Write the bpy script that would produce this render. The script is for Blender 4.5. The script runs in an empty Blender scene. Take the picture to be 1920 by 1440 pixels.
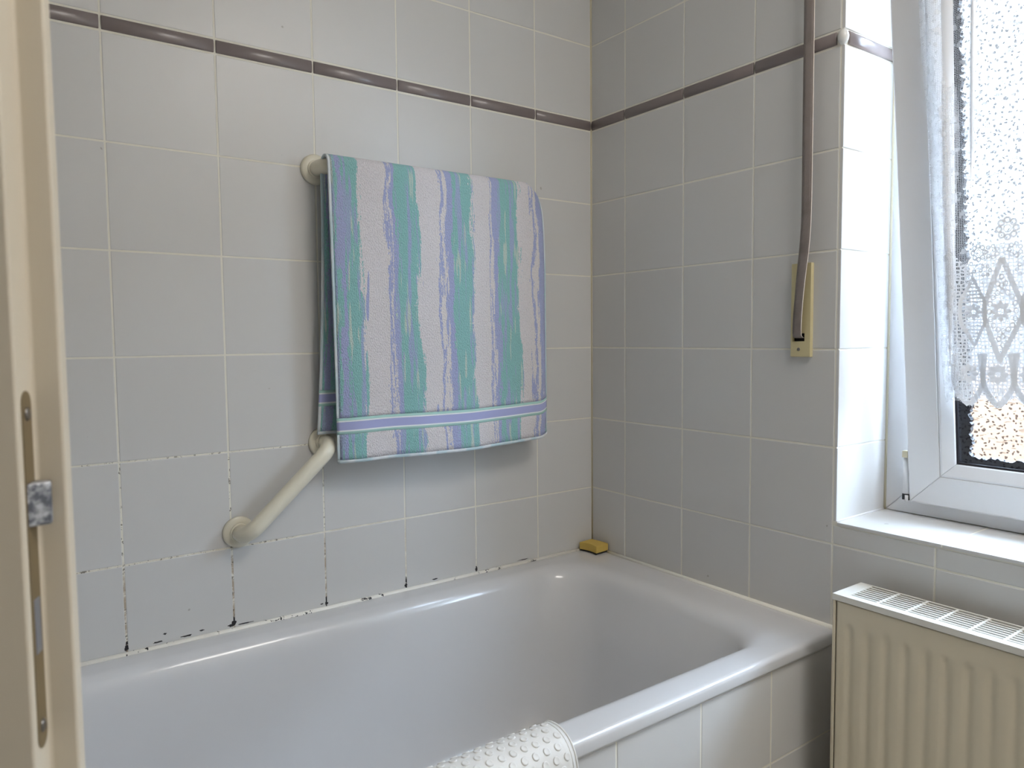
import bpy, bmesh, math, random
from mathutils import Vector, Matrix

random.seed(7)
S = bpy.context.scene
C = S.collection
PI = math.pi

# ------------------------------------------------------------------ camera
cam_d = bpy.data.cameras.new('camera')
cam = bpy.data.objects.new('camera', cam_d)
C.objects.link(cam)
cam.location = (-1.39023, -1.55236, 1.17974)
cam.rotation_euler = (1.50767, 0.00954, -0.62219)
cam_d.sensor_fit = 'HORIZONTAL'
cam_d.sensor_width = 36.0
cam_d.lens = 1373.38 / 1920 * 36
cam_d.clip_start = 0.01
cam_d.dof.use_dof = True
cam_d.dof.focus_distance = 1.9
cam_d.dof.aperture_fstop = 11
S.camera = cam

# ------------------------------------------------------------------ world, sun, exposure
SKY = 19.0
FILL = 7.6  # strength of the added fill light
world = bpy.data.worlds.new('sky')
S.world = world
world.use_nodes = True
bg = world.node_tree.nodes['Background']
bg.inputs[0].default_value = (0.63, 0.79, 1.0, 1)
bg.inputs[1].default_value = SKY

sun_d = bpy.data.lights.new('sun', 'SUN')
sun_d.energy = 16.0
sun_d.angle = 0.01
sun_d.color = (1.0, 0.93, 0.82)
sun = bpy.data.objects.new('sun', sun_d)
C.objects.link(sun)
# from behind the house: never enters the window
sun.rotation_euler = Vector((0.25, -0.6, -0.75)).to_track_quat('-Z', 'Y').to_euler()

port_d = bpy.data.lights.new('window_portal', 'AREA')
port_d.shape = 'RECTANGLE'
port_d.size = 1.3
port_d.size_y = 1.0
port_d.cycles.is_portal = True
port = bpy.data.objects.new('window_portal', port_d)
C.objects.link(port)
port.location = (0.285, -1.22, 1.43)
port.rotation_euler = (0, PI / 2, 0)

S.view_settings.view_transform = 'Standard'
S.view_settings.look = 'None'
S.view_settings.gamma = 1.0
S.view_settings.exposure = 0.95
S.view_settings.use_curve_mapping = False


# ------------------------------------------------------------------ materials
class NT:
    def __init__(self, name):
        self.m = bpy.data.materials.new(name)
        self.m.use_nodes = True
        self.t = self.m.node_tree
        self.n = self.t.nodes
        self.l = self.t.links
        self.p = self.n.get('Principled BSDF')
        self.out = self.n.get('Material Output')

    def node(self, kind, **kw):
        x = self.n.new(kind)
        for k, v in kw.items():
            setattr(x, k, v)
        return x

    def put(self, sock, v):
        if isinstance(v, bpy.types.NodeSocket):
            self.l.new(v, sock)
        else:
            sock.default_value = v

    def math(self, op, a, b=0.0, c=None, clamp=False):
        x = self.node('ShaderNodeMath', operation=op, use_clamp=clamp)
        self.put(x.inputs[0], a)
        self.put(x.inputs[1], b)
        if c is not None:
            self.put(x.inputs[2], c)
        return x.outputs[0]

    def mix(self, f, a, b):
        x = self.node('ShaderNodeMix', data_type='RGBA')
        self.put(x.inputs[0], f)
        self.put(x.inputs[6], a)
        self.put(x.inputs[7], b)
        return x.outputs[2]

    def noise(self, vec, scale, detail=2.0, rough=0.5):
        x = self.node('ShaderNodeTexNoise')
        if vec is not None:
            self.l.new(vec, x.inputs['Vector'])
        x.inputs['Scale'].default_value = scale
        x.inputs['Detail'].default_value = detail
        x.inputs['Roughness'].default_value = rough
        return x.outputs['Fac']

    def smooth(self, v, a, b):
        x = self.node('ShaderNodeMapRange', interpolation_type='SMOOTHSTEP')
        self.put(x.inputs['Value'], v)
        x.inputs['From Min'].default_value = a
        x.inputs['From Max'].default_value = b
        return x.outputs['Result']

    def xyz(self, which='Object'):
        tc = self.node('ShaderNodeTexCoord')
        sp = self.node('ShaderNodeSeparateXYZ')
        self.l.new(tc.outputs[which], sp.inputs[0])
        return tc.outputs[which], sp.outputs

    def comb(self, x, y, z=0.0):
        c = self.node('ShaderNodeCombineXYZ')
        self.put(c.inputs[0], x)
        self.put(c.inputs[1], y)
        self.put(c.inputs[2], z)
        return c.outputs[0]

    def bump(self, h, strength=0.3, dist=0.001):
        b = self.node('ShaderNodeBump')
        self.put(b.inputs['Height'], h)
        b.inputs['Strength'].default_value = strength
        b.inputs['Distance'].default_value = dist
        self.l.new(b.outputs[0], self.p.inputs['Normal'])
        return b


def rgba(c):
    return (c[0], c[1], c[2], 1)


def plain(name, col, rough=0.5, metal=0.0, spec=0.5, var=0.0, bump=0.0, bscale=300, coat=0.0):
    q = NT(name)
    q.p.inputs['Roughness'].default_value = rough
    q.p.inputs['Metallic'].default_value = metal
    q.p.inputs['Specular IOR Level'].default_value = spec
    q.p.inputs['Coat Weight'].default_value = coat
    vec, _ = q.xyz('Object')
    n = q.noise(vec, 14.0, 3.0)
    d = tuple(max(0, x * (1 - max(var, 0.02))) for x in col)
    q.put(q.p.inputs['Base Color'], q.mix(n, rgba(d), rgba(col)))
    if bump:
        q.bump(q.noise(vec, bscale, 2.0), bump, 0.0005)
    return q.m


def mat_tile(name='tile_glaze', col=(0.655, 0.65, 0.64)):
    q = NT(name)
    oi = q.node('ShaderNodeObjectInfo')
    vec, _ = q.xyz('Object')
    n = q.noise(vec, 900.0, 1.0)
    base = q.mix(oi.outputs['Random'], rgba(tuple(c * 0.965 for c in col)), rgba(col))
    va = q.node('ShaderNodeVectorMath', operation='ADD')
    q.l.new(vec, va.inputs[0])
    q.l.new(q.comb(q.math('MULTIPLY', oi.outputs['Random'], 57.0), q.math('MULTIPLY', oi.outputs['Random'], 31.0), 0.0), va.inputs[1])
    spot = q.smooth(q.noise(va.outputs[0], 55.0, 0.0), 0.90, 0.92)
    base = q.mix(q.math('MULTIPLY', spot, 0.5), base, (0.25, 0.23, 0.2, 1))
    q.put(q.p.inputs['Base Color'], base)
    q.p.inputs['Roughness'].default_value = 0.34
    q.p.inputs['Specular IOR Level'].default_value = 0.45
    q.bump(q.math('ADD', q.math('MULTIPLY', n, 0.15), q.noise(vec, 16.0, 1.0)), 0.12, 0.0012)
    return q.m


def mat_grout(name, mould=True):
    q = NT(name)
    vec, o = q.xyz('Object')
    base = q.mix(q.noise(vec, 40.0, 3.0), (0.86, 0.84, 0.77, 1), (0.78, 0.75, 0.65, 1))
    if mould:
        # brown stained joints low on the bath wall towards the tap end, with a shape of their own
        low = q.smooth(o[2], 0.775, 0.70)
        lo2 = q.smooth(o[2], 0.99, 0.93)
        left = q.smooth(o[0], -0.72, -0.85)
        n1 = q.noise(vec, 45.0, 4.0, 0.7)
        br = q.math('MULTIPLY', q.math('MULTIPLY', low, q.smooth(o[0], -0.55, -0.66)), q.smooth(n1, 0.38, 0.55))
        base = q.mix(q.math('MULTIPLY', br, 0.75), base, (0.34, 0.24, 0.15, 1))
        n2 = q.noise(vec, 120.0, 3.0, 0.7)
        bl = q.math('MULTIPLY', q.math('MULTIPLY', lo2, left), q.smooth(n2, 0.56, 0.62))
        base = q.mix(q.math('MULTIPLY', bl, 0.8), base, (0.10, 0.085, 0.06, 1))
        n3 = q.noise(vec, 70.0, 2.0, 0.6)
        bk = q.math('MULTIPLY', q.math('MULTIPLY', q.smooth(o[2], 0.618, 0.600), q.smooth(o[0], -0.3, -0.4)), q.smooth(n3, 0.43, 0.48))
        base = q.mix(bk, base, (0.02, 0.02, 0.02, 1))
    q.put(q.p.inputs['Base Color'], base)
    q.p.inputs['Roughness'].default_value = 0.85
    return q.m


def mat_caulk():
    q = NT('silicone')
    vec, o = q.xyz('Object')
    n3 = q.noise(vec, 60.0, 3.0, 0.7)
    n4 = q.noise(vec, 9.0, 1.0)
    f = q.math('MULTIPLY', q.smooth(n3, 0.58, 0.61), q.smooth(n4, 0.48, 0.54))
    f = q.math('MULTIPLY', f, q.smooth(o[0], -0.03, -0.15))
    base = q.mix(f, (0.90, 0.88, 0.81, 1), (0.025, 0.025, 0.025, 1))
    q.put(q.p.inputs['Base Color'], base)
    q.p.inputs['Roughness'].default_value = 0.5
    return q.m


def mat_towel(name, kind):
    q = NT(name)
    uvn = q.node('ShaderNodeUVMap')
    uvn.uv_map = 'UVMap'
    sp = q.node('ShaderNodeSeparateXYZ')
    q.l.new(uvn.outputs[0], sp.inputs[0])
    u, s = sp.outputs[0], sp.outputs[1]
    xm = q.math('MULTIPLY', u, 0.575)
    TEAL = (0.34, 0.68, 0.68)
    BLUE = (0.50, 0.55, 0.84)
    WHITE = (0.92, 0.885, 0.925)
    PALE = (0.72, 0.83, 0.78)
    if kind == 'terry':
        n1 = q.noise(q.comb(q.math('MULTIPLY', xm, 55.0), q.math('MULTIPLY', s, 5.0)), 1.0, 4.0, 0.7)
        n2 = q.noise(q.comb(q.math('MULTIPLY', xm, 7.0), q.math('MULTIPLY', s, 8.0), 3.1), 1.0, 2.0)
        n0 = q.noise(q.comb(q.math('MULTIPLY', xm, 420.0), q.math('MULTIPLY', s, 180.0), 5.1), 1.0, 2.0)
        up = q.math('ADD', u, q.math('MULTIPLY', q.math('SUBTRACT', n1, 0.5), 0.10))
        up = q.math('ADD', up, q.math('MULTIPLY', q.math('SUBTRACT', n2, 0.5), 0.045))
        up = q.math('ADD', up, q.math('MULTIPLY', q.math('SUBTRACT', n0, 0.5), 0.022))
        T, B, W = TEAL, BLUE, WHITE
        stops = [(0, T), (.022, B), (.05, T), (.11, W), (.222, B), (.233, W), (.240, B), (.265, T), (.355, W), (.452, B),
                 (.462, W), (.480, B), (.512, T), (.608, W), (.695, B), (.703, W), (.711, B), (.74, T), (.848, W),
                 (.924, B), (.934, W), (.962, B), (.99, T)]
        r = q.node('ShaderNodeValToRGB')
        r2 = q.node('ShaderNodeValToRGB')
        for rr in (r, r2):
            rr.color_ramp.interpolation = 'CONSTANT'
            while len(rr.color_ramp.elements) > 1:
                rr.color_ramp.elements.remove(rr.color_ramp.elements[-1])
            q.l.new(up, rr.inputs[0])
        for i, (p, c) in enumerate(stops):
            for rr, cc in ((r, c), (r2, (1, 1, 1) if c is T else (0, 0, 0))):
                e = rr.color_ramp.elements[0] if i == 0 else rr.color_ramp.elements.new(p)
                e.position = p
                e.color = rgba(cc)
        is_teal = r2.outputs[0]
        st = q.noise(q.comb(q.math('MULTIPLY', xm, 75.0), q.math('MULTIPLY', s, 4.0), 9.0), 1.0, 3.0, 0.6)
        f1 = q.math('MULTIPLY', q.smooth(st, 0.525, 0.58), q.math('MULTIPLY', is_teal, 0.8))
        col = q.mix(f1, r.outputs[0], rgba(BLUE))
        st2 = q.noise(q.comb(q.math('MULTIPLY', xm, 95.0), q.math('MULTIPLY', s, 7.0), 20.0), 1.0, 2.0)
        f2 = q.math('MULTIPLY', q.smooth(st2, 0.61, 0.65), q.math('MULTIPLY', is_teal, 0.9))
        col = q.mix(f2, col, rgba(PALE))
        st3 = q.noise(q.comb(q.math('MULTIPLY', xm, 60.0), q.math('MULTIPLY', s, 5.0), 31.0), 1.0, 2.0)
        f3 = q.math('MULTIPLY', q.smooth(st3, 0.70, 0.71), q.math('SUBTRACT', 1.0, is_teal))
        col = q.mix(f3, col, rgba(BLUE))
        q.put(q.p.inputs['Base Color'], col)
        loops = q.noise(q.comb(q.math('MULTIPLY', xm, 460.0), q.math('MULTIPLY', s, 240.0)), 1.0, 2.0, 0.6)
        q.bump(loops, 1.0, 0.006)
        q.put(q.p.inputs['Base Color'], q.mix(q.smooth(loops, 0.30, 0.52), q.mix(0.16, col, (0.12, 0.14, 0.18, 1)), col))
    elif kind == 'band':
        # s is measured so that the middle of the band is at fractional offset 0 (stored in z-less uv: v = offset)
        a = q.math('ABSOLUTE', s)
        r = q.node('ShaderNodeValToRGB')
        r.color_ramp.interpolation = 'CONSTANT'
        q.l.new(q.math('MULTIPLY', a, 50.0), r.inputs[0])
        els = r.color_ramp.elements
        els.remove(els[-1])
        for i, (p, c) in enumerate([(0, (0.40, 0.43, 0.70)), (.43, (0.82, 0.86, 0.88)), (.58, (0.42, 0.66, 0.62))]):
            e = els[0] if i == 0 else els.new(p)
            e.position = p
            e.color = rgba(c)
        q.put(q.p.inputs['Base Color'], r.outputs[0])
        w = q.noise(q.comb(q.math('MULTIPLY', xm, 900.0), q.math('MULTIPLY', s, 900.0)), 1.0, 1.0)
        q.bump(w, 0.3, 0.0008)
    else:
        st = q.noise(q.comb(q.math('MULTIPLY', xm, 25.0), q.math('MULTIPLY', s, 5.0)), 1.0, 2.0)
        q.put(q.p.inputs['Base Color'], q.mix(q.smooth(st, 0.4, 0.6), (0.72, 0.76, 0.80, 1), (0.52, 0.66, 0.72, 1)))
        w = q.noise(q.comb(q.math('MULTIPLY', xm, 500.0), q.math('MULTIPLY', s, 500.0)), 1.0, 1.0)
        q.bump(w, 0.5, 0.001)
    q.p.inputs['Roughness'].default_value = 0.95
    q.p.inputs['Specular IOR Level'].default_value = 0.15
    q.p.inputs['Sheen Weight'].default_value = 0.25
    return q.m


def mat_glass():
    q = NT('ornamental_glass')
    q.n.remove(q.p)
    vec, _ = q.xyz('Object')
    dis = q.node('ShaderNodeTexNoise')
    q.l.new(vec, dis.inputs['Vector'])
    dis.inputs['Scale'].default_value = 90.0
    v = q.node('ShaderNodeVectorMath', operation='MULTIPLY_ADD')
    q.l.new(dis.outputs['Color'], v.inputs[0])
    v.inputs[1].default_value = (0.012, 0.012, 0.012)
    q.l.new(vec, v.inputs[2])
    vo = q.node('ShaderNodeTexVoronoi', voronoi_dimensions='2D')
    vo.inputs['Scale'].default_value = 105.0
    sx = q.node('ShaderNodeSeparateXYZ')
    q.l.new(v.outputs[0], sx.inputs[0])
    q.l.new(q.comb(sx.outputs[1], sx.outputs[2]), vo.inputs['Vector'])
    dots = q.smooth(vo.outputs['Distance'], 0.25, 0.16)
    n = q.noise(vec, 120.0, 3.0, 0.7)
    mp = q.node('ShaderNodeMapping')
    mp.inputs['Scale'].default_value = (60, 60, 200)
    q.l.new(vec, mp.inputs['Vector'])
    n5 = q.noise(mp.outputs[0], 1.0, 2.0, 0.6)
    streak = q.math('MULTIPLY', q.smooth(n5, 0.60, 0.63), q.smooth(q.noise(vec, 9.0, 1.0), 0.45, 0.6))
    f = q.math('MAXIMUM', dots, q.math('MULTIPLY', streak, 0.6))
    tr = q.node('ShaderNodeBsdfTransparent')
    q.put(tr.inputs[0], q.mix(f, (0.93, 0.95, 0.95, 1), (0.17, 0.17, 0.18, 1)))  # dots and streaks darken the tint in place of light bent by relief
    gl = q.node('ShaderNodeBsdfGlossy')
    gl.inputs['Roughness'].default_value = 0.25
    bu = q.node('ShaderNodeBump')
    bu.inputs['Strength'].default_value = 0.6
    bu.inputs['Distance'].default_value = 0.002
    q.l.new(n, bu.inputs['Height'])
    q.l.new(bu.outputs[0], gl.inputs['Normal'])
    mx = q.node('ShaderNodeMixShader')
    mx.inputs[0].default_value = 0.06
    q.l.new(tr.outputs[0], mx.inputs[1])
    q.l.new(gl.outputs[0], mx.inputs[2])
    q.l.new(mx.outputs[0], q.out.inputs[0])
    return q.m


def mat_lace(name, net, scale=330.0, wid=0.11, alpha=0.7):
    q = NT(name)
    q.n.remove(q.p)
    vec, _ = q.xyz('Object')
    df = q.node('ShaderNodeBsdfDiffuse')
    df.inputs[0].default_value = (0.86, 0.87, 0.89, 1)
    tl = q.node('ShaderNodeBsdfTranslucent')
    tl.inputs[0].default_value = (0.80, 0.81, 0.86, 1)
    m1 = q.node('ShaderNodeMixShader')
    m1.inputs[0].default_value = 0.06
    q.l.new(df.outputs[0], m1.inputs[1])
    q.l.new(tl.outputs[0], m1.inputs[2])
    tr = q.node('ShaderNodeBsdfTransparent')
    m2 = q.node('ShaderNodeMixShader')
    if net:
        vo = q.node('ShaderNodeTexVoronoi', feature='DISTANCE_TO_EDGE', voronoi_dimensions='2D')
        vo.inputs['Scale'].default_value = scale
        vo.inputs['Randomness'].default_value = 0.35
        sx = q.node('ShaderNodeSeparateXYZ')
        q.l.new(vec, sx.inputs[0])
        q.l.new(q.comb(sx.outputs[1], sx.outputs[2]), vo.inputs['Vector'])
        f = q.smooth(vo.outputs['Distance'], wid + 0.04, wid - 0.04)
        sp = q.smooth(q.noise(vec, 75.0, 2.0), 0.56, 0.62)
        f = q.math('MAXIMUM', f, q.math('MULTIPLY', sp, 0.8))
        q.put(m2.inputs[0], q.math('MULTIPLY', f, alpha))
    else:
        n = q.noise(vec, 420.0, 1.0)
        q.put(m2.inputs[0], q.math('ADD', 0.985, q.math('MULTIPLY', n, 0.015)))
    q.l.new(tr.outputs[0], m2.inputs[1])
    q.l.new(m1.outputs[0], m2.inputs[2])
    q.l.new(m2.outputs[0], q.out.inputs[0])
    return q.m


def mat_strap():
    q = NT('strap_webbing')
    vec, o = q.xyz('Object')
    w = q.node('ShaderNodeTexWave', wave_type='BANDS', bands_direction='Z')
    w.inputs['Scale'].default_value = 160.0
    q.l.new(vec, w.inputs['Vector'])
    stain = q.smooth(q.noise(vec, 22.0, 2.0), 0.5, 0.8)
    col = q.mix(q.math('MULTIPLY', stain, 0.5), (0.30, 0.255, 0.24, 1), (0.15, 0.13, 0.12, 1))
    q.put(q.p.inputs['Base Color'], q.mix(q.math('MULTIPLY', w.outputs['Fac'], 0.25), col, (0.2, 0.17, 0.16, 1)))
    q.p.inputs['Roughness'].default_value = 0.9
    q.bump(w.outputs['Fac'], 0.4, 0.0008)
    return q.m


def mat_latch():
    q = NT('zinc_latch')
    vec, o = q.xyz('Object')
    n = q.noise(vec, 120.0, 4.0, 0.7)
    q.put(q.p.inputs['Base Color'], q.mix(q.smooth(n, 0.4, 0.6), (0.16, 0.17, 0.20, 1), (0.62, 0.64, 0.68, 1)))
    q.p.inputs['Metallic'].default_value = 0.7
    q.p.inputs['Roughness'].default_value = 0.45
    return q.m


M = {
    'tile': mat_tile(),
    'grout': mat_grout('grout'),
    'clean_grout': mat_grout('clean_grout', False),
    'caulk': mat_caulk(),
    'corner_caulk': plain('corner_silicone', (0.66, 0.60, 0.44), 0.6),
    'band': plain('border_glaze', (0.225, 0.19, 0.185), 0.24, spec=0.45, var=0.08),
    'band_end': plain('border_end_glaze', (0.72, 0.71, 0.68), 0.2),
    'enamel': plain('bath_enamel', (0.69, 0.69, 0.70), 0.17, spec=0.5, var=0.01, coat=0.2),
    'ivory_bar': plain('ivory_plastic', (0.78, 0.74, 0.61), 0.3),
    'pvc': plain('white_pvc', (0.80, 0.80, 0.81), 0.38),
    'pvc_seam': plain('pvc_seam', (0.45, 0.45, 0.47), 0.6),
    'rubber': plain('black_rubber', (0.012, 0.010, 0.014), 0.5),
    'black': plain('black_steel', (0.015, 0.015, 0.016), 0.35),
    'hinge_cap': plain('yellowed_cap', (0.72, 0.66, 0.48), 0.5),
    'glass': mat_glass(),
    'net': mat_lace('curtain_net', True),
    'lace': mat_lace('curtain_thread', False),
    'worked': mat_lace('curtain_worked', True, 150.0, 0.20, 0.9),
    'terry': mat_towel('towel_terry', 'terry'),
    'band_weave': mat_towel('towel_band', 'band'),
    'hem': mat_towel('towel_hem', 'hem'),
    'strap': mat_strap(),
    'strap_lit_edge': plain('strap_lit_edge', (0.75, 0.68, 0.62), 0.9),  # pale tone stands for window light on the edge
    'plate': plain('strap_plate', (0.63, 0.55, 0.32), 0.42),
    'dark': plain('hollow_shade', (0.012, 0.010, 0.010), 0.9),
    'screw': plain('steel_screw', (0.26, 0.24, 0.22), 0.35, metal=0.9),
    'rad': plain('radiator_enamel', (0.74, 0.665, 0.51), 0.4),
    'rad_shade': plain('radiator_shade', (0.022, 0.019, 0.016), 0.9, spec=0.1),  # near-black, stands for shade inside the radiator
    'rad_top': plain('radiator_white', (0.80, 0.79, 0.74), 0.35),
    'sponge': plain('sponge_foam', (0.74, 0.52, 0.13), 0.9, var=0.25, bump=0.8, bscale=500),
    'scour': plain('scouring_pad', (0.03, 0.028, 0.022), 0.95),
    'mat': plain('mat_rubber', (0.80, 0.79, 0.765), 0.45, var=0.04),
    'door': plain('door_paint', (0.66, 0.59, 0.475), 0.42),
    'brass': plain('lock_faceplate', (0.23, 0.17, 0.09), 0.45, metal=0.2, var=0.2),
    'latch': mat_latch(),
    'bolt': plain('dead_bolt', (0.30, 0.32, 0.37), 0.4, metal=0.6),
    'plaster': plain('white_plaster', (0.76, 0.74, 0.70), 0.9),
    'ceiling': plain('ceiling_paint', (0.84, 0.83, 0.80), 0.9),
    'floor': plain('floor_tile', (0.58, 0.55, 0.50), 0.4, var=0.1),
    'ground': plain('sandy_ground', (0.13, 0.10, 0.075), 0.95, var=0.3),
    'render': plain('grey_render', (0.085, 0.082, 0.076), 0.95, var=0.1),
    'facade': plain('peach_facade', (0.078, 0.047, 0.027), 0.95, var=0.25),
}


# ------------------------------------------------------------------ mesh helpers
def mesh(name, verts, faces, mat=None, parent=None, smooth=False, uvs=None, kind=None):
    me = bpy.data.meshes.new(name)
    me.from_pydata([tuple(v) for v in verts], [], faces)
    me.validate()
    if uvs is not None:
        uvl = me.uv_layers.new(name='UVMap')
        for lp in me.loops:
            uvl.data[lp.index].uv = uvs[lp.vertex_index]
    if smooth:
        me.shade_smooth()
    o = bpy.data.objects.new(name, me)
    C.objects.link(o)
    if mat is not None:
        me.materials.append(M[mat] if isinstance(mat, str) else mat)
    if parent is not None:
        o.parent = parent
    if kind:
        o['kind'] = kind
    return o


def fix_normals(o):
    bm = bmesh.new()
    bm.from_mesh(o.data)
    bmesh.ops.recalc_face_normals(bm, faces=bm.faces)
    bm.to_mesh(o.data)
    bm.free()
    return o


def inst(name, me, loc, parent, rot=(0, 0, 0)):
    o = bpy.data.objects.new(name, me)
    C.objects.link(o)
    o.location = loc
    o.rotation_euler = rot
    o.parent = parent
    return o


def box_vf(x0, x1, y0, y1, z0, z1, base=0):
    v = [(x0, y0, z0), (x1, y0, z0), (x1, y1, z0), (x0, y1, z0), (x0, y0, z1), (x1, y0, z1), (x1, y1, z1), (x0, y1, z1)]
    f = [(0, 3, 2, 1), (4, 5, 6, 7), (0, 1, 5, 4), (1, 2, 6, 5), (2, 3, 7, 6), (3, 0, 4, 7)]
    return v, [tuple(i + base for i in q) for q in f]


def boxes(name, lst, mat, parent=None, bevel=0.0, seg=2, kind=None):
    V, F = [], []
    for b in lst:
        v, f = box_vf(*b, base=len(V))
        V += v
        F += f
    o = mesh(name, V, F, mat, parent, kind=kind)
    if bevel:
        add_bevel(o, bevel, seg)
    return o


def add_bevel(o, w, seg=2):
    m = o.modifiers.new('bevel', 'BEVEL')
    m.width = w
    m.segments = seg
    m.limit_method = 'ANGLE'
    o.data.shade_smooth()
    n = o.modifiers.new('wn', 'WEIGHTED_NORMAL')
    n.keep_sharp = False


def grid_faces(nu, nv, close_u=False):
    F = []
    for j in range(nv - 1):
        for i in range(nu - (0 if close_u else 1)):
            a = j * nu + i
            b = j * nu + (i + 1) % nu
            F.append((a, b, b + nu, a + nu))
    return F


def sweep(name, pts, rad, mat, parent, n=20, cap=True):
    """round tube along a list of points"""
    P = [Vector(p) for p in pts]
    V, F = [], []
    up = None
    for i, p in enumerate(P):
        d = (P[min(i + 1, len(P) - 1)] - P[max(i - 1, 0)]).normalized()
        if up is None:
            up = d.orthogonal().normalized()
        up = (up - d * up.dot(d)).normalized()
        s = d.cross(up)
        for k in range(n):
            a = 2 * PI * k / n
            V.append(p + (up * math.cos(a) + s * math.sin(a)) * rad)
    F = grid_faces(n, len(P), True)
    if cap:
        F.append(tuple(reversed(range(n))))
        F.append(tuple(range((len(P) - 1) * n, len(P) * n)))
    o = mesh(name, V, F, mat, parent, smooth=True)
    return fix_normals(o)


def lathe(name, prof, origin, axis, mat, parent, n=40):
    ax = Vector(axis).normalized()
    u = ax.orthogonal().normalized()
    w = ax.cross(u)
    o0 = Vector(origin)
    V = []
    for r, h in prof:
        for k in range(n):
            a = 2 * PI * k / n
            V.append(o0 + ax * h + (u * math.cos(a) + w * math.sin(a)) * r)
    F = grid_faces(n, len(prof), True)
    F.append(tuple(range((len(prof) - 1) * n, len(prof) * n)))
    F.append(tuple(range(n)))
    return fix_normals(mesh(name, V, F, mat, parent, smooth=True))


def empty(name, loc=(0, 0, 0)):
    o = bpy.data.objects.new(name, None)
    C.objects.link(o)
    o.location = loc
    o.empty_display_size = 0.05
    return o


def tag(o, label=None, cat=None, group=None, kind=None):
    if label:
        o['label'] = label
    if cat:
        o['category'] = cat
    if group:
        o['group'] = group
    if kind:
        o['kind'] = kind
    return o


def arc_path(p0, corner, p1, r, n=10):
    """points from p0 to p1 with a rounded corner"""
    p0, c, p1 = Vector(p0), Vector(corner), Vector(p1)
    a = (p0 - c).normalized()
    b = (p1 - c).normalized()
    half = math.acos(max(-1, min(1, a.dot(b)))) / 2
    t = r / math.tan(half)
    cen = c + (a + b).normalized() * (r / math.sin(half))
    s, e = c + a * t - cen, c + b * t - cen
    out = [p0]
    ang = PI - 2 * half
    for i in range(n + 1):
        f = i / n
        out.append(cen + (s * math.sin((1 - f) * ang) + e * math.sin(f * ang)) / math.sin(ang))
    out.append(p1)
    return out


# ------------------------------------------------------------------ the room shell
RX0, RY0, CEIL = -2.10, -2.35, 2.42
GAP = 0.0006          # how far the joints lie behind the tile faces
WOP_Y0, WOP_Y1, WOP_Z0, WOP_Z1 = -0.7385, -1.700, 0.799, 2.060   # window opening (finished)

wall_back = boxes('wall_back', [(RX0 - 0.2, 0.45, GAP, 0.20, -0.1, CEIL + 0.15)], 'grout')
tag(wall_back, 'white square tiled wall along the bath with a brown border strip', 'wall', kind='structure')
g = GAP
wall_right = boxes('wall_right', [
    (g, 0.40, RY0 - 0.2, GAP - 0.0002, -0.1, WOP_Z0 - g),
    (g, 0.40, RY0 - 0.2, GAP - 0.0002, WOP_Z1 + g, CEIL + 0.15),
    (g, 0.40, WOP_Y0 + g, GAP - 0.0002, WOP_Z0 - g, WOP_Z1 + g),
    (g, 0.40, RY0 - 0.2, WOP_Y1 - g, WOP_Z0 - g, WOP_Z1 + g)], 'clean_grout')
tag(wall_right, 'white square tiled wall with the window recess', 'wall', kind='structure')
wall_front = boxes('wall_front', [(RX0 - 0.2, 0.45, RY0 - 0.2, RY0, -0.1, CEIL + 0.15)], 'plaster')
tag(wall_front, 'white plastered wall facing the bath', 'wall', kind='structure')
DY0, DY1 = -0.84, -1.62
wall_left = boxes('wall_left', [(RX0 - 0.2, RX0, DY0, 0.01, -0.1, CEIL + 0.15),
                                (RX0 - 0.2, RX0, RY0 - 0.1, DY1, -0.1, CEIL + 0.15),
                                (RX0 - 0.2, RX0, DY1, DY0, 2.02, CEIL + 0.15)], 'plaster')
tag(wall_left, 'white plastered wall with the doorway', 'wall', kind='structure')
floor = boxes('floor', [(RX0 - 1.4, 0.45, RY0 - 0.2, 0.2, -0.2, 0.0)], 'floor')
tag(floor, 'pale floor of the bathroom', 'floor', kind='structure')
ceiling = boxes('ceiling', [(RX0 - 1.4, 0.45, RY0 - 0.2, 0.2, CEIL, CEIL + 0.2)], 'ceiling')
tag(ceiling, 'off-white painted ceiling', 'ceiling', kind='structure')
hall = boxes('wall_hall', [(RX0 - 1.4, RX0 - 1.2, RY0 - 0.2, 0.2, 0, CEIL), (RX0 - 1.4, RX0 - 0.2, 0.0, 0.2, 0, CEIL),
                           (RX0 - 1.4, RX0 - 0.2, RY0 - 0.2, RY0, 0, CEIL)], 'plaster')
tag(hall, 'white plastered wall of the hall beyond the doorway', 'wall', kind='structure')

# added fill light under the ceiling, out of view, brightens the walls
fill_light = empty('ceiling_fill', (-0.45, -1.75, CEIL))
tag(fill_light, 'added round fill light under the ceiling, out of view', 'fill_light')
q = NT('fill_emitter')
q.p.inputs['Base Color'].default_value = (0.9, 0.88, 0.84, 1)
q.p.inputs['Emission Color'].default_value = (1.0, 0.95, 0.89, 1)
q.p.inputs['Emission Strength'].default_value = FILL
M['opal'] = q.m
o = lathe('fill_bowl', [(0.304, -0.02), (0.30, -0.05), (0.265, -0.085), (0.18, -0.11), (0.06, -0.12)], (0, 0, 0), (0, 0, 1), 'opal', None)
o.parent = fill_light
o = lathe('fill_ring', [(0.315, 0.0), (0.315, -0.02), (0.30, -0.022)], (0, 0, 0), (0, 0, 1), 'pvc', None)
o.parent = fill_light

# ------------------------------------------------------------------ tiles
TW = 0.2
J = 0.0032
tile_cache = {}


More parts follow.
